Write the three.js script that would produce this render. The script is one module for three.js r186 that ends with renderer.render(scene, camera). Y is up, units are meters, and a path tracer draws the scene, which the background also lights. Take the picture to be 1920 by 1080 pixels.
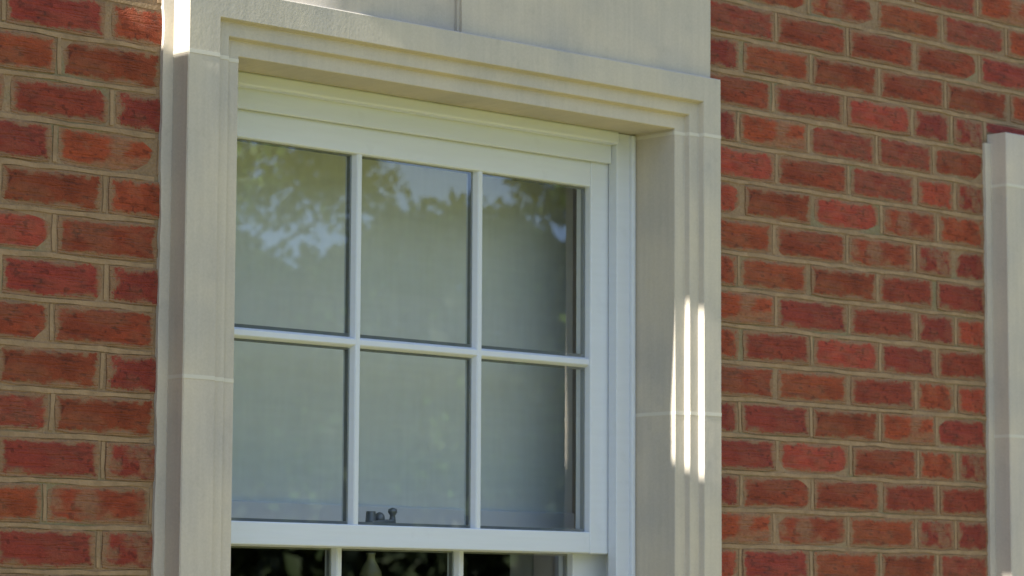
import * as THREE from 'three';
import { RoundedBoxGeometry } from 'three/addons/geometries/RoundedBoxGeometry.js';
import { mergeGeometries, mergeVertices, toCreasedNormals } from 'three/addons/utils/BufferGeometryUtils.js';

// ---------------------------------------------------------------- camera, sky, sun, exposure
const scene = new THREE.Scene();
const camera = new THREE.PerspectiveCamera(11.018, 1920 / 1080, 0.05, 400);
camera.position.set(-3.0416, 1.6, 4.0728);
camera.rotation.order = 'YXZ';
camera.rotation.set(0.1093, -0.7513, 0.0053);
camera.focus = 5.2; camera.userData.fStop = 7.5;
scene.add(camera);
const renderer = new THREE.WebGLRenderer({ antialias: true });
renderer.toneMapping = THREE.LinearToneMapping;
renderer.toneMappingExposure = 3.05;
renderer.shadowMap.enabled = true;

const SUN_ELEV = 28.0 * Math.PI / 180, SUN_OFF = 1.6 * Math.PI / 180;   // the sun grazes along the facade from its near end
const sunDir = new THREE.Vector3(-Math.cos(SUN_ELEV) * Math.cos(SUN_OFF), Math.sin(SUN_ELEV), Math.cos(SUN_ELEV) * Math.sin(SUN_OFF));
const sun = new THREE.DirectionalLight(new THREE.Color(1.0, 0.94, 0.84), 5.0);
sun.position.copy(sunDir).multiplyScalar(60);
sun.castShadow = true;
sun.shadow.mapSize.set(4096, 4096);
Object.assign(sun.shadow.camera, { left: -30, right: 30, top: 30, bottom: -30, near: 1, far: 140 });
sun.shadow.radius = 1;
scene.add(sun); scene.add(sun.target);

// ---------------------------------------------------------------- noise
function rng(seed) { let s = seed >>> 0; return () => { s = (s + 0x6D2B79F5) >>> 0; let t = s; t = Math.imul(t ^ (t >>> 15), t | 1); t ^= t + Math.imul(t ^ (t >>> 7), t | 61); return ((t ^ (t >>> 14)) >>> 0) / 4294967296; }; }
function hash3(x, y, z) { let h = Math.imul(x, 374761393) + Math.imul(y, 668265263) + Math.imul(z, 2147483647 - 1013); h = Math.imul(h ^ (h >>> 13), 1274126177); return ((h ^ (h >>> 16)) >>> 0) / 4294967296; }
function vnoise(x, y, s = 0, px = 0, py = 0) {       // value noise, optional period
  const xi = Math.floor(x), yi = Math.floor(y), fx = x - xi, fy = y - yi, u = fx * fx * (3 - 2 * fx), v = fy * fy * (3 - 2 * fy);
  const m = (a, p) => p ? ((a % p) + p) % p : a;
  const a = hash3(m(xi, px), m(yi, py), s), b = hash3(m(xi + 1, px), m(yi, py), s), c = hash3(m(xi, px), m(yi + 1, py), s), d = hash3(m(xi + 1, px), m(yi + 1, py), s);
  return a + (b - a) * u + (c - a) * v + (a - b - c + d) * u * v;
}
function fbm(x, y, s = 0, oct = 4, px = 0, py = 0) { let a = 0, w = 0.5, f = 1, t = 0; for (let i = 0; i < oct; i++) { a += w * vnoise(x * f, y * f, s + i * 17, px * f, py * f); t += w; w *= 0.5; f *= 2; } return a / t; }
function smooth(a, b, x) { const t = Math.min(1, Math.max(0, (x - a) / (b - a))); return t * t * (3 - 2 * t); }
const toS = (c) => 255 * (c <= 0.0031308 ? 12.92 * c : 1.055 * Math.pow(c, 1 / 2.4) - 0.055);

function tex(w, h, fn, srgb = true, repeat = true) {   // fn(u, v) -> [r, g, b] linear (colour) or a single value (data)
  const d = new Uint8Array(w * h * 4);
  for (let j = 0; j < h; j++) for (let i = 0; i < w; i++) {
    const c = fn((i + 0.5) / w, (j + 0.5) / h), k = (j * w + i) * 4;
    if (srgb) { d[k] = toS(Math.max(0, c[0])); d[k + 1] = toS(Math.max(0, c[1])); d[k + 2] = toS(Math.max(0, c[2])); }
    else { d[k] = d[k + 1] = d[k + 2] = Math.max(0, Math.min(255, 255 * c)); }
    d[k + 3] = 255;
  }
  const t = new THREE.DataTexture(d, w, h, THREE.RGBAFormat);
  t.magFilter = THREE.LinearFilter; t.minFilter = THREE.LinearFilter;
  t.wrapS = t.wrapT = repeat ? THREE.RepeatWrapping : THREE.ClampToEdgeWrapping;
  if (srgb) t.colorSpace = THREE.SRGBColorSpace;
  t.needsUpdate = true; return t;
}

// ---------------------------------------------------------------- sky: clear blue with thin bright cloud
{
  const W = 1024, H = 512, d = new Float32Array(W * H * 4), v = new THREE.Vector3();
  for (let j = 0; j < H; j++) for (let i = 0; i < W; i++) {
    const el = ((j + 0.5) / H - 0.5) * Math.PI, az = ((i + 0.5) / W - 0.5) * 2 * Math.PI;
    v.set(Math.cos(el) * Math.cos(az), Math.sin(el), Math.cos(el) * Math.sin(az));
    const up = Math.max(0, v.y), hz = Math.pow(1 - up, 4), mu = v.dot(sunDir);
    let r = 0.17 + 0.02 * hz, g = 0.25 + 0.06 * hz, b = 0.42 + 0.14 * hz;
    const c = smooth(0.46, 0.78, fbm(v.x / (up + 0.25) * 1.3 + 7, v.z / (up + 0.25) * 1.3 + 3, 5, 5)) * smooth(0.15, 0.5, v.y);
    r += (0.54 - r) * c; g += (0.56 - g) * c; b += (0.58 - b) * c;
    const glow = 0.25 * Math.pow(Math.max(0, mu), 10); r += glow; g += glow * 0.95; b += glow * 0.85;
    if (v.y < 0) { r = 0.2; g = 0.22; b = 0.18; }
    const k = (j * W + i) * 4; d[k] = r; d[k + 1] = g; d[k + 2] = b; d[k + 3] = 1;
  }
  const sky = new THREE.DataTexture(d, W, H, THREE.RGBAFormat, THREE.FloatType);
  sky.mapping = THREE.EquirectangularReflectionMapping; sky.magFilter = THREE.LinearFilter; sky.minFilter = THREE.LinearFilter; sky.needsUpdate = true;
  scene.background = sky; scene.environment = sky;
}

// ---------------------------------------------------------------- names and tags
const used = {};
function numbered(n) { const k = used[n] = (used[n] || 0) + 1; return k === 1 ? n : `${n}_${String(k - 1).padStart(3, '0')}`; }
function thing(name, label, category, group) { const o = new THREE.Group(); o.name = numbered(name); o.userData = { label, category }; if (group) o.userData.group = group; scene.add(o); return o; }
function part(name, geo, mat, parent) { const m = new THREE.Mesh(geo, mat); m.name = numbered(name); m.castShadow = m.receiveShadow = true; parent.add(m); return m; }
function sub(name, parent) { const g = new THREE.Group(); g.name = numbered(name); parent.add(g); return g; }

// ---------------------------------------------------------------- geometry helpers
function box(x0, x1, y0, y1, z0, z1, r = 0.002, metres = true) {
  const g = new RoundedBoxGeometry(x1 - x0, y1 - y0, z1 - z0, 2, Math.min(r, 0.49 * Math.min(x1 - x0, y1 - y0, z1 - z0)));
  g.translate((x0 + x1) / 2, (y0 + y1) / 2, (z0 + z1) / 2);
  if (metres) metreUV(g);
  return g;
}
function metreUV(g) {
  const p = g.attributes.position, n = g.attributes.normal, uv = new Float32Array(p.count * 2);
  for (let i = 0; i < p.count; i++) {
    const ax = Math.abs(n.getX(i)), ay = Math.abs(n.getY(i)), az = Math.abs(n.getZ(i));
    if (az >= ax && az >= ay) { uv[2 * i] = p.getX(i); uv[2 * i + 1] = p.getY(i); }
    else if (ax >= ay) { uv[2 * i] = p.getZ(i) + 0.37; uv[2 * i + 1] = p.getY(i); }
    else { uv[2 * i] = p.getX(i); uv[2 * i + 1] = p.getZ(i) + 0.21; }
  }
  g.setAttribute('uv', new THREE.BufferAttribute(uv, 2)); return g;
}
// A moulded section (t outward from the opening, z) swept along corner points; map(t, k) gives the k-th section's x, y.
function sweep(profile, stations, caps = true) {
  const pos = [], n = profile.length;
  const P = stations.map((f) => profile.map(([t, z]) => { const [x, y] = f(t); return [x, y, z]; }));
  const tri = (a, b, c) => pos.push(...a, ...b, ...c);
  for (let s = 0; s + 1 < P.length; s++) for (let i = 0; i < n; i++) { const j = (i + 1) % n; tri(P[s][i], P[s + 1][j], P[s + 1][i]); tri(P[s][i], P[s][j], P[s + 1][j]); }
  if (caps) {
    const sh = profile.map(([t, z]) => new THREE.Vector2(t, z)), f = THREE.ShapeUtils.triangulateShape(sh, []);
    for (const [a, b, c] of f) { tri(P[0][a], P[0][c], P[0][b]); const L = P[P.length - 1]; tri(L[a], L[b], L[c]); }
  }
  const g = new THREE.BufferGeometry(); g.setAttribute('position', new THREE.Float32BufferAttribute(pos, 3)); g.computeVertexNormals(); return metreUV(g);
}

// ---------------------------------------------------------------- materials
const stoneTex = tex(512, 512, (u, v) => {
  const m = fbm(u * 6, v * 6, 3, 4, 6, 6), streak = fbm(u * 90, v * 5, 11, 2, 90, 5), grain = vnoise(u * 256, v * 256, 21, 256, 256), spot = smooth(0.68, 0.8, fbm(u * 24, v * 24, 31, 3, 24, 24));
  const k = 0.83 + 0.22 * m + 0.09 * (streak - 0.5) + 0.08 * (grain - 0.5) - 0.04 * spot, w = m - 0.5;
  return [0.500 * k * (1 + 0.05 * w), 0.459 * k, 0.392 * k * (1 - 0.12 * w)];
});
stoneTex.repeat.set(1 / 0.6, 1 / 0.6);
const stoneBump = tex(512, 512, (u, v) => 0.25 * fbm(u * 60, v * 12, 11, 2, 60, 12) + 0.55 * fbm(u * 10, v * 10, 13, 3, 10, 10) + 0.2 * vnoise(u * 200, v * 200, 23, 200, 200), false);
stoneBump.repeat.set(1 / 0.6, 1 / 0.6);
const M = {};
M.stone = new THREE.MeshStandardMaterial({ map: stoneTex, bumpMap: stoneBump, bumpScale: 0.0005, roughness: 0.9 });
M.stoneRough = new THREE.MeshStandardMaterial({ map: stoneTex, bumpMap: stoneBump, bumpScale: 0.003, roughness: 0.95 });
M.limeJoint = new THREE.MeshStandardMaterial({ color: new THREE.Color(0.56, 0.535, 0.46), roughness: 0.95 });
const paintTex = tex(256, 256, (u, v) => { const k = 0.96 + 0.05 * fbm(u * 4, v * 60, 41, 3, 4, 60) - 0.04 * smooth(0.7, 0.85, fbm(u * 14, v * 14, 45, 4, 14, 14)); return [0.61 * k, 0.66 * k, 0.715 * k]; });
paintTex.repeat.set(2.2, 2.2);
const paintBump = tex(256, 256, (u, v) => fbm(u * 5, v * 70, 47, 3, 5, 70), false); paintBump.repeat.set(2.2, 2.2);
M.paint = new THREE.MeshStandardMaterial({ map: paintTex, bumpMap: paintBump, bumpScale: 0.0004, roughness: 0.42 });
M.glass = new THREE.MeshPhysicalMaterial({ color: new THREE.Color(0.93, 0.95, 0.93), roughness: 0.0, metalness: 0, transmission: 1, thickness: 0, ior: 2.1 });
M.brass = new THREE.MeshStandardMaterial({ color: new THREE.Color(0.17, 0.18, 0.19), metalness: 0.5, roughness: 0.4 });
M.spacer = new THREE.MeshStandardMaterial({ color: new THREE.Color(0.15, 0.165, 0.17), roughness: 0.5 });
const mortarTex = tex(512, 512, (u, v) => {
  const m = fbm(u * 10, v * 10, 61, 4, 10, 10), g = vnoise(u * 230, v * 230, 63, 230, 230), k = 0.72 + 0.35 * m + 0.22 * (g - 0.5), gr = smooth(0.5, 0.75, fbm(u * 7, v * 7, 67, 3, 7, 7));
  return [(0.280 - 0.05 * gr) * k, (0.184 + 0.004 * gr) * k, 0.106 * k];
});
mortarTex.repeat.set(1 / 0.7, 1 / 0.7);
const mortarBump = tex(256, 256, (u, v) => 0.6 * fbm(u * 20, v * 20, 71, 3, 20, 20) + 0.4 * vnoise(u * 128, v * 128, 73, 128, 128), false); mortarBump.repeat.set(3, 3);
M.mortar = new THREE.MeshStandardMaterial({ map: mortarTex, bumpMap: mortarBump, bumpScale: 0.003, roughness: 0.97 });
const pointTex = tex(256, 256, (u, v) => { const k = 0.75 + 0.5 * fbm(u * 30, v * 30, 69, 3, 30, 30); return [0.285 * k, 0.190 * k, 0.108 * k]; }); pointTex.repeat.set(2, 2);
M.pointing = new THREE.MeshStandardMaterial({ map: pointTex, bumpMap: mortarBump, bumpScale: 0.002, roughness: 0.97 });

// Brick faces: red clay with mottling, dark creases and an uneven wash of mortar that crept over the arrises.
const brickBump = tex(256, 128, (u, v) => 0.55 * fbm(u * 10, v * 5, 81, 4, 10, 5) + 0.3 * vnoise(u * 90, v * 45, 83, 90, 45) - 0.5 * smooth(0.6, 0.72, fbm(u * 3, v * 14, 85, 3, 3, 14)), false);
function brickMaterial(i) {
  const r = rng(900 + i * 31), len = i < 11 ? 0.215 : 0.11, tone = 0.76 + 0.44 * r(), hue = r(), wash = i % 4 === 3 ? 0.5 + 0.2 * r() : 0.05 + 0.2 * r(), s = 1000 + i * 50;
  const t = tex(256, 96, (u, v) => {
    const m = fbm(u * 6, v * 2.6, s, 4), f = fbm(u * 34, v * 15, s + 5, 3), crease = smooth(0.66, 0.78, fbm(u * 5, v * 9, s + 9, 3)), pit = smooth(0.72, 0.8, fbm(u * 16, v * 8, s + 13, 2));
    const k = tone * (0.62 + 0.55 * m + 0.3 * (f - 0.5)) * (0.9 + 0.2 * vnoise(u * 128, v * 48, s + 3));
    let c = [0.268 * k, (0.0365 + 0.014 * hue) * k, (0.015 + 0.008 * (1 - hue)) * k];
    c = c.map((x) => x * (1 - 0.3 * crease) * (1 - 0.4 * pit));
    const ex = Math.min(u, 1 - u) * len, ey = Math.min(v, 1 - v) * 0.064, e = Math.min(ex * 0.75, ey) + 0.009 * (f - 0.5);
    const lim = 0.0020 + 0.0155 * Math.pow(fbm(u * 7 + 3, v * 4, s + 21, 3), 1.3);
    let w = 1 - smooth(lim * 0.35, lim * 1.35, e);
    w = Math.max(w * 0.9, wash * smooth(0.35, 0.7, fbm(u * 5, v * 3, s + 33, 4)));
    const q = 0.72 + 0.45 * f, mo = [0.250 * q, 0.152 * q, 0.082 * q];
    return c.map((x, n) => x + (mo[n] - x) * w);
  }, true, false);
  return new THREE.MeshStandardMaterial({ map: t, bumpMap: brickBump, bumpScale: 0.003, roughness: 0.93 });
}
const brickMats = Array.from({ length: 15 }, (_, i) => brickMaterial(i));
M.roughcast = new THREE.MeshStandardMaterial({ map: mortarTex, color: new THREE.Color(0.8, 0.55, 0.5), roughness: 0.97 });

// ---------------------------------------------------------------- the facade's measures
const ZB = -0.05;                                   // face of the brickwork; the proudest stone fascia is z = 0
const OPEN = { l: 0.1274, r: 1.2286, top: 2.571, sill: 0.92 };
const STEP2 = 2.273;                                // from one window to the next along the wall
const COURSE = 0.0748, BED0 = 1.7427;               // bed joints at BED0 + k * COURSE
const FULL = 0.2255;

// ---------------------------------------------------------------- ground
{
  const lawnTex = tex(512, 512, (u, v) => { const m = fbm(u * 8, v * 8, 201, 4, 8, 8), b = fbm(u * 120, v * 120, 205, 2, 120, 120), k = 0.6 + 0.5 * m + 0.5 * (b - 0.4); return [(0.195 + 0.06 * m) * k, 0.222 * k, 0.024 * k]; });
  lawnTex.repeat.set(60, 60);
  const g = new THREE.PlaneGeometry(400, 400, 1, 1).rotateX(-Math.PI / 2);
  const m = part('lawn', g, new THREE.MeshStandardMaterial({ map: lawnTex, roughness: 1 }), scene);
  m.userData.kind = 'structure';
  const gravelTex = tex(256, 256, (u, v) => { const g = vnoise(u * 100, v * 100, 211, 100, 100), k = 0.75 + 0.5 * (0.6 * g + 0.4 * fbm(u * 6, v * 6, 213, 3, 6, 6)); return [0.37 * k, 0.305 * k, 0.165 * k]; });
  gravelTex.repeat.set(50, 1.5);
  const path = part('gravel_path', new THREE.PlaneGeometry(60, 1.7).rotateX(-Math.PI / 2).translate(0, 0.006, 1.85), new THREE.MeshStandardMaterial({ map: gravelTex, roughness: 1 }), scene);
  path.userData.kind = 'structure';
}

// ---------------------------------------------------------------- the brick wall
const wall = thing('brick_wall', 'long red brick wall with wide buff mortar joints around the stone window surrounds', 'wall');
const WX0 = -3.4, WX1 = 5.2, WTOP = 5.4;
{
  const s = new THREE.Shape(); s.moveTo(WX0, -0.2); s.lineTo(WX1, -0.2); s.lineTo(WX1, WTOP); s.lineTo(WX0, WTOP); s.closePath();
  for (const d of [0, STEP2]) { const h = new THREE.Path(); h.moveTo(OPEN.l - 0.04 + d, OPEN.sill - 0.04); h.lineTo(OPEN.l - 0.04 + d, OPEN.top + 0.04); h.lineTo(OPEN.r + 0.04 + d, OPEN.top + 0.04); h.lineTo(OPEN.r + 0.04 + d, OPEN.sill - 0.04); h.closePath(); s.holes.push(h); }
  const g = new THREE.ExtrudeGeometry(s, { depth: 0.2, bevelEnabled: false }); g.translate(0, 0, ZB - 0.0030 - 0.2);
  part('mortar', metreUV(g), M.mortar, wall);
}
function brickGeometry(len, h, seed) {
  const r = rng(seed), nx = len > 0.15 ? 5 : 3, g0 = new THREE.BoxGeometry(len, h, 0.03, nx, 3, 1), uvs = g0.attributes.uv, p0 = g0.attributes.position;
  for (let i = 0; i < p0.count; i++) uvs.setXY(i, p0.getX(i) / len + 0.5, p0.getY(i) / h + 0.5);
  g0.deleteAttribute('normal');
  const g = mergeVertices(g0, 1e-5), p = g.attributes.position;
  for (let i = 0; i < p.count; i++) {
    let x = p.getX(i), y = p.getY(i), z = p.getZ(i); const front = z > 0;
    const ex = len / 2 - Math.abs(x) < 1e-4, ey = h / 2 - Math.abs(y) < 1e-4;
    if (front) {
      if (ex || ey) z -= 0.0009 + 0.0012 * r() + (ex && ey ? 0.001 : 0); else z += 0.0012 * (r() - 0.3);
      if (ex) x -= Math.sign(x) * (0.0004 + 0.0028 * r());
      if (ey) y -= Math.sign(y) * (0.0002 + 0.0018 * r());
      if (ex && ey) { x -= Math.sign(x) * 0.002 * r(); y -= Math.sign(y) * 0.002 * r(); }
    }
    p.setXYZ(i, x, y, z - 0.015);
  }
  return toCreasedNormals(g, 0.6);
}
const brickLib = {};
function brickGeo(len, k) { const key = Math.round(len * 100); const a = brickLib[key] ||= Array.from({ length: key > 15 ? 7 : 4 }, (_, i) => brickGeometry(key / 100, 0.066, 300 + key * 13 + i)); return a[k % a.length]; }
const blocked = (x0, x1, y) => {                    // behind stonework
  for (const d of [0, STEP2]) {
    if (y > OPEN.sill - 0.14 && y < 2.678 && x1 > -0.0 + d && x0 < 1.339 + d) return true;
    if (d === 0 && y > 2.66 && y < 3.16 && x1 > 0.02 && x0 < 1.325) return true;
  }
  return false;
};
{
  const r = rng(77), far = [], beads = [];
  const bead = (x0, x1, y0, y1, w) => {             // a thin ridge of lighter pointing left proud in the joint
    const horiz = x1 - x0 > y1 - y0, len = horiz ? x1 - x0 : y1 - y0, n = Math.max(1, Math.round(len / 0.035));
    const g = new THREE.BoxGeometry(horiz ? len : w, horiz ? w : len, 0.004, horiz ? n : 1, horiz ? 1 : n, 1), p = g.attributes.position, cx = (x0 + x1) / 2, cy = (y0 + y1) / 2;
    for (let i = 0; i < p.count; i++) { const a = horiz ? p.getX(i) + cx : p.getY(i) + cy, b = (horiz ? cy : cx), o = 0.006 * (fbm(a * 22, b * 37, 91, 2) - 0.5), th = 0.5 + 0.9 * fbm(a * 30, b * 31, 95, 2); if (horiz) p.setY(i, p.getY(i) * th + o); else p.setX(i, p.getX(i) * th + o); p.setZ(i, p.getZ(i) + 0.0012 * (fbm(a * 40, b * 12, 97, 2) - 0.5)); }
    g.translate(cx, cy, ZB - 0.0033); g.computeVertexNormals(); beads.push(metreUV(g));
  };
  const lay = (x0, x1, k) => {
    const y0 = BED0 + k * COURSE, y = y0 + COURSE / 2;
    if (x1 - x0 < 0.03) return;
    let a = x0 + 0.0055 + 0.002 * (r() - 0.5), b = x1 - 0.0055 + 0.002 * (r() - 0.5);
    if (blocked(a, b, y)) {                         // trim against the stone's edge
      const left = !blocked(a, a + 0.012, y), right = !blocked(b - 0.012, b, y);
      if (!left && !right) return;
      if (left) { let e = a; while (e < b && !blocked(a, e + 0.002, y)) e += 0.002; b = e + 0.01; }
      else { let e = b; while (e > a && !blocked(e - 0.002, b, y)) e -= 0.002; a = e - 0.01; }
    }
    const len = b - a; if (len < 0.022) return;
    const g = brickGeo(Math.max(0.03, len), Math.floor(r() * 7)), key = Math.round(Math.max(0.03, len) * 100) / 100;
    const mi = len > 0.16 ? Math.floor(r() * 11) : 11 + Math.floor(r() * 4), fl = r() < 0.5 ? 1 : -1, fl2 = r();
    const inView = a < 2.46 && b > -0.42 && y > 1.62 && y < 3.06;
    const mat = new THREE.Matrix4().compose(new THREE.Vector3((a + b) / 2, y + 0.0012 * (r() - 0.5), ZB + 0.003 * (r() - 0.5)), new THREE.Quaternion().setFromEuler(new THREE.Euler(0.016 * (r() - 0.5), 0.012 * (r() - 0.5), 0.010 * (r() - 0.5))), new THREE.Vector3(len / key, 1, 1));
    if (inView) { const m = part('brick', g, brickMats[mi], wall); m.applyMatrix4(mat); }
    else far.push([g.clone().applyMatrix4(mat), mi]);
    if (inView || (a < 2.8 && b > -0.8 && y > 1.4 && y < 3.3)) if (r() < 0.88) bead(b + 0.003, b + 0.008, y0 + 0.008, y0 + COURSE - 0.006, 0.0075);
  };
  for (let k = -23; k < 48; k++) {
    const even = ((k % 2) + 2) % 2 === 0, y = BED0 + (k + 0.5) * COURSE, stoneRow = y > OPEN.sill - 0.14 && y < 2.678;
    const cuts = [], jit = 0.014 * (r() - 0.5);
    // between the windows, closing on the second surround with a bat and a queen closer
    if (stoneRow) {
      if (even) cuts.push(1.332, 1.557 + jit, 1.788 + jit, 2.012 + jit, 2.148 + jit, 2.262); else cuts.push(1.332, 1.452 + jit, 1.670 + jit, 1.892 + jit, 2.085 + jit, 2.262);
    } else if (even) cuts.push(1.557 - FULL + jit, 1.557 + jit, 1.786 + jit, 2.014 + jit, 2.240 + jit, 2.468 + jit, 2.694 + jit); else cuts.push(1.452 - FULL + jit, 1.452 + jit, 1.670 + jit, 1.892 + jit, 2.118 + jit, 2.348 + jit, 2.575 + jit);
    for (let i = 0; i + 1 < cuts.length; i++) lay(cuts[i], cuts[i + 1], k);
    for (let x = cuts[cuts.length - 1]; x < WX1; x += FULL) lay(x, Math.min(WX1, x + FULL), k);
    // before and over the first window
    const x0 = even ? -0.235 : -0.126;
    let x = x0 + jit; while (x < cuts[0] - 0.02) { const e = Math.min(cuts[0], x + FULL * 0.955); lay(x, e, k); x = e; if (stoneRow && x > 0.3) break; }
    for (x = x0 + jit; x > WX0; x -= FULL * 0.94) lay(Math.max(WX0, x - FULL * 0.94), x, k);
    if (k >= -3 && k < 20) for (const [a, b] of stoneRow ? [[-0.8, -0.03], [1.342, 2.26]] : [[-0.8, k > 12 && k < 18 ? 0.0 : 2.8], ...(k > 12 && k < 18 ? [[1.33, 2.8]] : [])]) { bead(a, b, BED0 + k * COURSE - 0.004, BED0 + k * COURSE + 0.003, 0.008); }
  }
  for (let i = 0; i < 6; i++) {
    const a = 2.262 + i * FULL, g = brickGeo(0.215, i), m = new THREE.Matrix4().compose(new THREE.Vector3(a + 0.11, 2.6975, ZB), new THREE.Quaternion(), new THREE.Vector3(1, 0.4, 1));
    if (i < 2) part('brick', g, brickMats[(i * 3 + 1) % 11], wall).applyMatrix4(m); else far.push([g.clone().applyMatrix4(m), i]);
  }
  const byMat = {}; for (const [g, m] of far) (byMat[m % 4] ||= []).push(g);
  for (const m in byMat) { const o = part('brick_courses', mergeGeometries(byMat[m]), brickMats[m], wall); o.userData.kind = 'stuff'; }
  part('pointing', mergeGeometries(beads), M.pointing, wall);
}

// ---------------------------------------------------------------- stone surrounds
const PROFILE = [[0, -0.20], [0, -0.0255], [0.0012, -0.024], [0.0262, -0.024], [0.0275, -0.0232], [0.0305, -0.0135], [0.0318, -0.0125], [0.0545, -0.0125], [0.0558, -0.0118], [0.0588, -0.0015], [0.0600, 0], [0.1086, 0], [0.1106, -0.002], [0.1106, -0.07], [0.06, -0.07], [0.06, -0.20]];
const LX = (t) => OPEN.l - t - (t > 0.1 ? 0.0168 : 0), RX = (t) => OPEN.r + t, TY = (t) => OPEN.top + t;
const JOINTS = [0.9, 2.0015, 2.563];
function ragged(x0, x1, y0, y1, z0, z1, seed) {     // smeared fillet of lime mortar down the back edge of the stone
  const n = Math.round((y1 - y0) / 0.02), g = new THREE.BoxGeometry(x1 - x0, y1 - y0, z1 - z0, 2, n, 1), p = g.attributes.position;
  for (let i = 0; i < p.count; i++) { const y = p.getY(i); if (p.getX(i) < -1e-5 && p.getZ(i) > 0) p.setZ(i, p.getZ(i) - 0.0016); if (p.getX(i) < -1e-5) p.setX(i, p.getX(i) + 0.006 * (fbm(y * 24, 0.5, seed, 3) - 0.5)); if (p.getZ(i) > 0) p.setZ(i, p.getZ(i) + 0.0006 * (fbm(y * 30, p.getX(i) * 60, seed + 4, 3) - 0.5)); }
  g.translate((x0 + x1) / 2, (y0 + y1) / 2, (z0 + z1) / 2); g.computeVertexNormals(); return metreUV(g);
}
function surround(label, withFrieze, fil) {
  const t = thing('window_surround', label, 'window surround'), tint = rng(withFrieze ? 41 : 97);
  const block = () => { const m = M.stone.clone(), k = 0.95 + 0.08 * tint(); m.color.setRGB(k, k * (0.985 + 0.02 * tint()), k * (0.96 + 0.05 * tint())); return m; };
  for (let s = 0; s < 2; s++) {
    const X = s ? RX : LX, y0 = JOINTS[s ? 0 : 0];
    for (let j = 0; j < 2; j++) {
      const a = JOINTS[j] + (j ? 0.0022 : 0), b = JOINTS[j + 1] - 0.0022, st = [(q) => [X(q), a], (q) => [X(q), b]];
      part('jamb_stone', sweep(PROFILE, s ? st : st.reverse()), block(), t);
    }
    const inner = PROFILE.map(([q, z]) => [q + (q < 0.001 ? -0.0005 : q > 0.1 ? 0.0005 : 0), z + (z > -0.06 ? 0.0006 : 0)]);
    for (const y of [JOINTS[1], JOINTS[2]]) { const st = [(q) => [X(q), y - 0.0035], (q) => [X(q), y + 0.0035]]; part('mortar_joint', sweep(inner, s ? st : st.reverse()), M.limeJoint, t); }
  }
  const y = JOINTS[2] + 0.0022;
  part('lintel_stone', sweep(PROFILE, [(q) => [LX(q), y], (q) => [LX(q), TY(q)], (q) => [RX(q), TY(q)], (q) => [RX(q), y]]), block(), t);
  part('sill_stone', box(-0.06, 1.40, 0.79, 0.8978, -0.2, 0.06, 0.006), M.stone, t);
  part('mortar_fillet', ragged(-fil, 0.003, 0.9, 2.66, -0.06, -0.0435, 7 + fil * 1000), M.stone, t);
  if (withFrieze) {
    // frieze: two dressed slabs under a plain cornice
    for (const [a, b, seed] of [[0.018, 0.6395, 3], [0.6435, 1.322, 8]]) {
      const g = new THREE.BoxGeometry(b - a, 0.318, 0.06, 40, 20, 1), p = g.attributes.position;
      g.translate((a + b) / 2, 2.8412, -0.044);
      for (let i = 0; i < p.count; i++) if (p.getZ(i) > -0.03) { const x = p.getX(i), yy = p.getY(i); p.setZ(i, p.getZ(i) + 0.006 * (fbm(x * 5.2 + 0.6, yy * 5, seed, 2) - 0.5) + (seed === 3 ? 0.024 * Math.exp(-(((x - 0.34) / 0.115) ** 2)) - 0.014 : 0)); }
      g.computeVertexNormals(); part('frieze_stone', metreUV(g), block(), t);
    }
    part('mortar_joint', box(0.638, 0.645, 2.684, 3.0, -0.06, -0.0205, 0.001), M.stone, t);
    const c = [[0, 0], [0.03, 0], [0.035, 0.02], [0.06, 0.035], [0.10, 0.045], [0.115, 0.05], [0.115, 0.09], [0.10, 0.115], [0, 0.14]], sh = new THREE.Shape(c.map(([z, yy]) => new THREE.Vector2(z, yy)));
    const g = new THREE.ExtrudeGeometry(sh, { depth: 1.40, bevelEnabled: false }); g.rotateY(-Math.PI / 2); g.translate(1.37, 3.0035, -0.06); g.scale(1, 1, 1);
    part('cornice', metreUV(g), M.stone, t);
  }
  return t;
}
surround('pale stone surround with stepped mouldings and a plain frieze, framing the large sash window', true, 0.0205);
const second = surround('stone surround at the far edge of the brickwork, only its pale jamb showing', false, 0.017);
second.position.x = STEP2;

// ---------------------------------------------------------------- sash window
const ZF = -0.139, ZS = -0.165, ZL = -0.212;         // outer lining, upper sash, lower sash
function bar(x0, x1, y0, y1, zf, horizontal) {       // glazing bar: flat nose with splayed sides
  const w = horizontal ? y1 - y0 : x1 - x0, L = horizontal ? x1 - x0 : y1 - y0, n = w * 0.26, d = 0.030;
  const sh = new THREE.Shape([[-w / 2, -d], [-w / 2, -0.013], [-n - 0.001, -0.002], [-n + 0.001, 0], [n - 0.001, 0], [n + 0.001, -0.002], [w / 2, -0.013], [w / 2, -d]].map(([a, b]) => new THREE.Vector2(a, b)));
  const g = new THREE.ExtrudeGeometry(sh, { depth: L, bevelEnabled: false });
  g.translate(0, 0, -L / 2); g.rotateX(-Math.PI / 2); g.rotateX(Math.PI);   // section's y to +z
  const p = g.attributes.position, nn = g.attributes.normal;
  // after the turns: x across, z = depth, y along
  for (let i = 0; i < p.count; i++) { const z = p.getZ(i); p.setZ(i, z); }
  if (horizontal) g.rotateZ(Math.PI / 2);
  g.computeBoundingBox(); if (g.boundingBox.max.z > 0.001) { g.scale(1, 1, 1); }
  g.translate((x0 + x1) / 2, (y0 + y1) / 2, zf - g.boundingBox.max.z);
  return metreUV(g);
}
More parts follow.
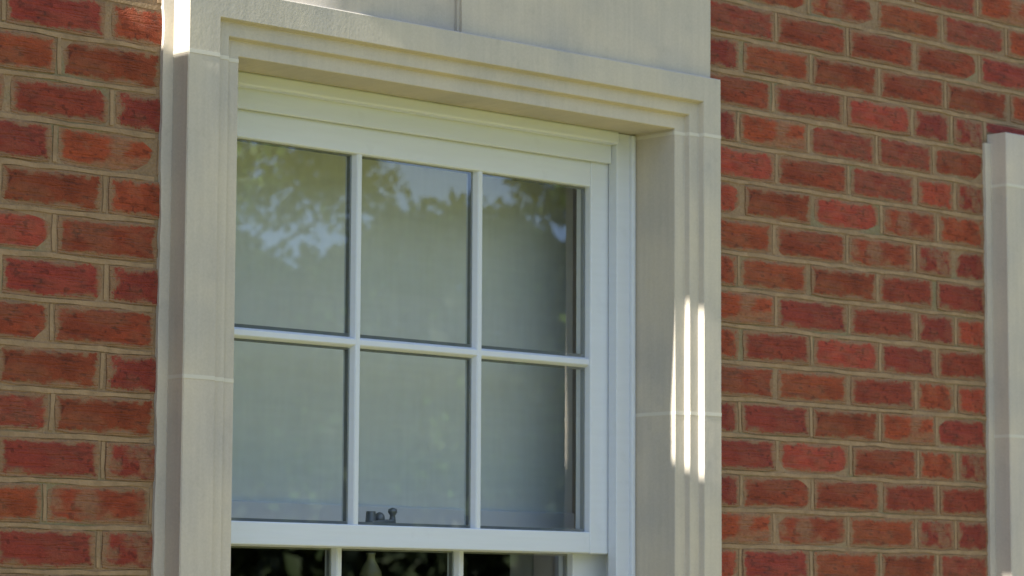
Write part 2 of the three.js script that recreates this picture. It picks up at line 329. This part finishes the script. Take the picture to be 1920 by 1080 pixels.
function sash(name, parent, x0, x1, y0, y1, zf, stile, top, bottom, barH) {
  const g = sub(name, parent), th = 0.043, xi0 = x0 + stile, xi1 = x1 - stile, yi0 = y0 + bottom, yi1 = y1 - top;
  part('stile', box(x0, xi0, y0, y1, zf - th, zf, 0.003), M.paint, g);
  part('stile', box(xi1, x1, y0, y1, zf - th, zf, 0.003), M.paint, g);
  part('top_rail', box(xi0 - 0.001, xi1 + 0.001, yi1, y1 - 0.001, zf - th + 0.001, zf - 0.0012, 0.003), M.paint, g);
  part('bottom_rail', box(xi0 - 0.001, xi1 + 0.001, y0 + 0.001, yi0, zf - th + 0.001, zf - 0.0012, 0.003), M.paint, g);
  const bw = 0.0205, pitch = (xi1 - xi0 + bw) / 3, xs = [xi0 + pitch - bw, xi0 + 2 * pitch - bw], cols = [[xi0, xs[0]], [xs[0] + bw, xs[1]], [xs[1] + bw, xi1]], rows = [[yi0, barH - 0.0105], [barH + 0.0105, yi1]];
  for (const x of xs) part('glazing_bar', bar(x, x + bw, yi0 - 0.001, yi1 + 0.001, zf - 0.004, false), M.paint, g);
  part('glazing_bar', bar(xi0 - 0.001, xi1 + 0.001, barH - 0.0105, barH + 0.0105, zf - 0.0045, true), M.paint, g);
  const r = rng(Math.round(zf * -1000));
  for (const [a, b] of cols) for (const [c, d] of rows) {
    const p = part('pane', new THREE.PlaneGeometry(b - a + 0.006, d - c + 0.006), M.glass, g);
    const e = 0.0035, k = 0.006, zb = zf - 0.026, zt = zf - 0.0165, ring = [box(a - 0.001, a + e, c, d, zb, zt, 0.0005), box(b - e, b + 0.001, c, d, zb, zt, 0.0005), box(a + e, b - e, c - 0.001, c + k, zb, zt, 0.0005), box(a + e, b - e, d - e, d + 0.001, zb, zt, 0.0005)];
    part('spacer', mergeGeometries(ring), M.spacer, g);
    p.position.set((a + b) / 2, (c + d) / 2, zf - 0.0155); p.rotation.set(0.004 * (r() - 0.5), 0.006 * (r() - 0.5), 0);
  }
  return g;
}
function sashWindow(label) {
  const t = thing('sash_window', label, 'window'), l = 0.175, r = 1.180, hd = 2.5085;
  const f = sub('window_frame', t);
  for (const [a, b, e] of [[OPEN.l + 0.001, l, 0], [r, OPEN.r - 0.001, 1]]) {
    part('outer_lining', box(a, b, 0.95, OPEN.top - 0.001, -0.163, ZF, 0.002), M.paint, f);
    part('bead', e ? box(b - 0.012, b - 0.0003, 0.95, OPEN.top - 0.002, ZF - 0.003, ZF + 0.009, 0.004) : box(a + 0.0003, a + 0.012, 0.95, OPEN.top - 0.002, ZF - 0.003, ZF + 0.009, 0.004), M.paint, f);
    part('pulley_stile', e ? box(1.2235, 1.262, 0.95, hd + 0.05, -0.30, -0.1632, 0.001) : box(0.094, 0.128, 0.95, hd + 0.05, -0.30, -0.1632, 0.001), M.paint, f);
  }
  part('head_lining', box(l + 0.001, r - 0.001, hd, OPEN.top - 0.0012, -0.1635, -0.153, 0.002), M.paint, f);
  part('bead', box(l, r, OPEN.top - 0.026, OPEN.top + 0.001, ZF - 0.016, ZF + 0.010, 0.006), M.paint, f);
  part('soffit_board', box(0.13, 1.2235, hd + 0.012, hd + 0.05, -0.30, -0.1632, 0.001), M.paint, f);
  part('sill_board', box(0.13, 1.226, 0.9, 0.95, -0.30, -0.10, 0.004), M.paint, f);
  sash('upper_sash', t, 0.1330, 1.2320, 1.723, 2.512, ZS, 0.0995, 0.054, 0.043, 2.1045);
  sash('lower_sash', t, 0.1330, 1.2320, 0.952, 1.766, ZL, 0.1010, 0.043, 0.075, 1.38);
  // fastener on the meeting rail
  const k = sub('sash_fastener', t);
  part('base_plate', box(0.605, 0.685, 1.7655, 1.7705, -0.250, -0.218, 0.002), M.brass, k);
  const c1 = new THREE.CylinderGeometry(0.009, 0.011, 0.024, 16); c1.translate(0.620, 1.7825, -0.234); part('pivot', c1, M.brass, k);
  const c2 = new THREE.SphereGeometry(0.010, 16, 12); c2.scale(1, 1.15, 1); c2.translate(0.640, 1.782, -0.232); part('keeper', c2, M.brass, k);
  const pts = [[0.0001, 0], [0.007, 0], [0.006, 0.012], [0.005, 0.018], [0.009, 0.024], [0.0085, 0.030], [0.0001, 0.033]].map(([a, b]) => new THREE.Vector2(a, b));
  const c3 = new THREE.LatheGeometry(pts, 18); c3.translate(0.673, 1.770, -0.233); part('knob', c3, M.brass, k);
  const arm = new THREE.CapsuleGeometry(0.004, 0.05, 4, 8); arm.rotateZ(Math.PI / 2 + 0.06); arm.translate(0.642, 1.775, -0.226); part('lever', arm, M.brass, k);
  return t;
}
sashWindow('white painted sash window with three by two panes in the upper sash, below the stone frieze');
const w2 = sashWindow('white sash window set back inside the surround at the far edge'); w2.position.x = STEP2;

// ---------------------------------------------------------------- the room behind
{
  const room = new THREE.Group(); room.name = 'interior_room'; room.userData.kind = 'structure'; scene.add(room);
  const dark = new THREE.MeshStandardMaterial({ color: new THREE.Color(0.10, 0.09, 0.075), roughness: 0.95 }), X0 = -1.6, X1 = 4.6, Y0 = 0.2, Y1 = 3.2, Z0 = -5.2, Z1 = -0.256;
  part('room_floor', box(X0, X1, Y0 - 0.1, Y0, Z0, Z1, 0.001), dark, room);
  part('room_ceiling', box(X0, X1, Y1, Y1 + 0.1, Z0, Z1, 0.001), dark, room);
  part('back_wall', box(X0, X1, Y0, Y1, Z0 - 0.1, Z0, 0.001), dark, room);
  part('side_wall', box(X0 - 0.1, X0, Y0 - 0.1, Y1 + 0.1, Z0 - 0.1, Z1, 0.001), dark, room);
  part('side_wall', box(X1, X1 + 0.1, Y0 - 0.1, Y1 + 0.1, Z0 - 0.1, Z1, 0.001), dark, room);
}
const blindTex = tex(256, 256, (u, v) => { const k = 0.95 + 0.05 * vnoise(u * 128, v * 16, 301, 128, 16) + 0.05 * vnoise(u * 16, v * 128, 303, 16, 128); return [0.64 * k, 0.685 * k, 0.675 * k]; });
function rollerBlind(label) {
  const t = thing('roller_blind', label, 'blind');
  const fab = new THREE.MeshStandardMaterial({ map: blindTex, roughness: 0.95 });
  const g = new THREE.BoxGeometry(1.11, 0.76, 0.0015, 24, 1, 1); g.translate(0.73, 2.19, -0.372);
  const p = g.attributes.position; for (let i = 0; i < p.count; i++) p.setZ(i, p.getZ(i) + 0.0025 * Math.sin(p.getX(i) * 9));
  g.computeVertexNormals(); part('fabric', metreUV(g), fab, t);
  part('hem_bar', box(0.175, 1.285, 1.772, 1.812, -0.379, -0.364, 0.004), new THREE.MeshStandardMaterial({ color: new THREE.Color(0.60, 0.64, 0.68), roughness: 0.6 }), t);
  const c = new THREE.CylinderGeometry(0.02, 0.02, 1.08, 20); c.rotateZ(Math.PI / 2); c.translate(0.7, 2.575, -0.385); part('roller', c, M.paint, t);
  return t;
}
rollerBlind('pale grey roller blind drawn halfway down behind the upper panes');
rollerBlind('grey roller blind inside the far window beyond the brickwork').position.x = STEP2;
{
  const t = thing('curtain', 'dark grey curtain hanging inside, behind the right-hand lower pane', 'curtain');
  const W = 0.30, n = 60, g = new THREE.PlaneGeometry(W, 2.2, n, 1), p = g.attributes.position;
  for (let i = 0; i < p.count; i++) { const x = p.getX(i); p.setZ(i, 0.018 * Math.sin(x * 95) + 0.008 * Math.sin(x * 41 + 1)); }
  g.translate(1.36, 1.5, -0.47); g.computeVertexNormals(); part('drape', metreUV(g), new THREE.MeshStandardMaterial({ color: new THREE.Color(0.26, 0.27, 0.25), roughness: 0.95, side: THREE.DoubleSide }), t);
  const rod = new THREE.CylinderGeometry(0.012, 0.012, 1.8, 12); rod.rotateZ(Math.PI / 2); rod.translate(0.68, 2.62, -0.47); part('rod', rod, M.brass, t);
}
{
  const t = thing('vase', 'tall slim olive vase standing inside behind the middle lower pane', 'vase');
  const pts = [[0.0001, 0], [0.035, 0], [0.038, 0.01], [0.030, 0.05], [0.024, 0.3], [0.022, 0.62], [0.0235, 0.735], [0.021, 0.750], [0.013, 0.764], [0.0085, 0.772], [0.0085, 0.782], [0.0105, 0.786], [0.0001, 0.786]].map(([a, b]) => new THREE.Vector2(a, b));
  const g = new THREE.LatheGeometry(pts, 32); g.translate(0.7615, 0.935, -0.40);
  part('body', g, new THREE.MeshPhysicalMaterial({ color: new THREE.Color(0.15, 0.15, 0.07), roughness: 0.45, clearcoat: 0.2 }), t);
  const b = thing('window_board', 'dark timber board inside the window, under the olive vase', 'window board');
  part('board', box(0.12, 1.24, 0.905, 0.9345, -0.52, -0.301, 0.004), new THREE.MeshStandardMaterial({ color: new THREE.Color(0.12, 0.08, 0.05), roughness: 0.6 }), b);
}

// ---------------------------------------------------------------- the projecting wing that shades the facade, with one open slot
{
  const t = thing('side_wing', 'narrow projecting house wing with one open slot, shading the brick wall', 'wing');
  const x1 = -1.6, th = 0.08, y0 = 3.414, y1 = 3.742 + 0.532 * th;
  part('lower_wall', box(x1 - th, x1, 0, y0, ZB + 0.001, 0.85, 0.002), M.roughcast, t);
  part('upper_wall', box(x1 - th, x1, y1, 5.3, ZB + 0.001, 0.85, 0.002), M.roughcast, t);
  part('corner_post', box(x1 - th + 0.004, x1 - 0.004, y0 - 0.001, y1 + 0.001, 0.75, 0.84, 0.002), M.roughcast, t);
}

// ---------------------------------------------------------------- garden seen in the glass
const bark = new THREE.MeshStandardMaterial({ color: new THREE.Color(0.09, 0.07, 0.05), roughness: 0.95 });
function leafGeo(s) { const g = new THREE.BufferGeometry(); g.setAttribute('position', new THREE.Float32BufferAttribute([0, 0, 0, s * 0.38, s * 0.5, 0.08 * s, 0, s, 0, -s * 0.38, s * 0.5, 0.08 * s], 3)); g.setIndex([0, 1, 2, 0, 2, 3]); g.computeVertexNormals(); return g; }
function leaves(name, parent, clumps, count, size, color, seed) {
  const r = rng(seed), mat = new THREE.MeshPhysicalMaterial({ color: new THREE.Color(1, 1, 1), roughness: 0.6, side: THREE.DoubleSide });
  const im = new THREE.InstancedMesh(leafGeo(size), mat, count), q = new THREE.Quaternion(), e = new THREE.Euler(), m = new THREE.Matrix4(), c = new THREE.Color(), tot = clumps.reduce((a, k) => a + k[3] ** 2, 0);
  let n = 0;
  clumps.forEach((k, ci) => {
    const cnt = ci === clumps.length - 1 ? count - n : Math.min(count - n, Math.round(count * k[3] ** 2 / tot));
    for (let i = 0; i < cnt; i++, n++) {
      const u = r() * 2 - 1, a = r() * 6.2832, w = Math.sqrt(1 - u * u), rad = k[3] * Math.pow(r(), 0.45), fl = k[4] || 0.8;
      e.set(r() * 6.28, r() * 6.28, r() * 6.28); q.setFromEuler(e); const s = 0.6 + 0.8 * r();
      m.compose(new THREE.Vector3(k[0] + rad * w * Math.cos(a), k[1] + rad * u * fl, k[2] + rad * w * Math.sin(a)), q, new THREE.Vector3(s, s, s));
      im.setMatrixAt(n, m); const b = 0.7 + 0.6 * r(); c.setRGB(color[0] * b, color[1] * b, color[2] * b); im.setColorAt(n, c);
    }
  });
  im.name = numbered(name); im.castShadow = im.receiveShadow = true; im.userData.kind = 'stuff'; parent.add(im); return im;
}
function limb(a, b, r0, r1) { const A = new THREE.Vector3(...a), B = new THREE.Vector3(...b), d = B.clone().sub(A), g = new THREE.CylinderGeometry(r1, r0, d.length(), 8, 3); g.translate(0, d.length() / 2, 0); g.applyQuaternion(new THREE.Quaternion().setFromUnitVectors(new THREE.Vector3(0, 1, 0), d.normalize())); g.translate(...a); return g; }
function tree(label, x, z, trunkH, spread, clumpN, yLo, yHi, count, leaf, color, seed) {
  const t = thing('tree', label, 'tree'), r = rng(seed), gs = [limb([x, 0, z], [x + 0.1, trunkH, z], 0.26, 0.18)], cl = [];
  for (let i = 0; i < clumpN; i++) {
    const a = r() * 6.28, d = spread * Math.sqrt(r()), y = yLo + (yHi - yLo) * r(), s = 0.5 + 0.75 * r();
    const c = [x + d * Math.cos(a), y, z + d * Math.sin(a), s * spread * 0.24, 0.7]; cl.push(c);
    if (i % 3 === 0) gs.push(limb([x + 0.1, trunkH * (0.7 + 0.3 * r()), z], c.slice(0, 3), 0.035, 0.008));
  }
  const tr = part('trunk', mergeGeometries(gs), bark, t); leaves('crown', t, cl, count, leaf, color, seed + 1); return t;
}
tree('broad leafy tree with a ragged open crown, mirrored in the first window panes', 10.75, 15.5, 4.8, 3.0, 90, 4.7, 9.0, 62000, 0.075, [0.062, 0.115, 0.024], 11);
tree('dense darker tree behind the hedge, mirrored beside the patch of sky', 14.75, 11.65, 3.4, 2.4, 120, 3.7, 9.0, 110000, 0.09, [0.10, 0.17, 0.026], 23);
tree('small round tree at the far side of the lawn', 3.0, 24.0, 3.0, 3.0, 50, 3.2, 6.6, 14000, 0.16, [0.05, 0.09, 0.022], 37);
tree('tall tree farthest along the lawn, standing by itself', 29, 14, 5, 4.5, 70, 4.0, 11, 20000, 0.22, [0.045, 0.08, 0.022], 51);
{
  const t = thing('hedge', 'long hedge of small dark leaves across the far side of the lawn', 'hedge'), cl = [], r = rng(5), gs = [];
  for (let i = 0; i < 56; i++) for (let j = 0; j < 8; j++) { const s = (i + r()) / 56, x = -1 + 24 * s, z = 22.6 - 14.5 * s, top = 4.95 - 0.30 * smooth(13.0, 12.0, x) * (x > 9 ? 1 : 0) + 0.7 * (vnoise(i * 0.37, 2, 8) - 0.5); cl.push([x + (r() - 0.5) * 0.5, 0.3 + (top - 0.75) * (j + 0.5 * r()) / 7, z + (r() - 0.5) * 0.5, 0.5, 0.95]); if (j === 0 && i % 2) gs.push(limb([x, 0, z], [x + 0.2 * (r() - 0.5), 3.2, z], 0.05, 0.02)); }
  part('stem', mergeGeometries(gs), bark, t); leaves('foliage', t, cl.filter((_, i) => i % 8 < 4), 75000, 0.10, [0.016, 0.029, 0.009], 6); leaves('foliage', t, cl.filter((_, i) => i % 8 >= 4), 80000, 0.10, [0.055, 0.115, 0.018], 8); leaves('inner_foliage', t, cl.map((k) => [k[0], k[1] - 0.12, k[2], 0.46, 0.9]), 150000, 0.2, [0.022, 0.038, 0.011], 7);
}

scene.traverse((o) => { if (o.isMesh) { o.castShadow = o.receiveShadow = true; } });
renderer.render(scene, camera);
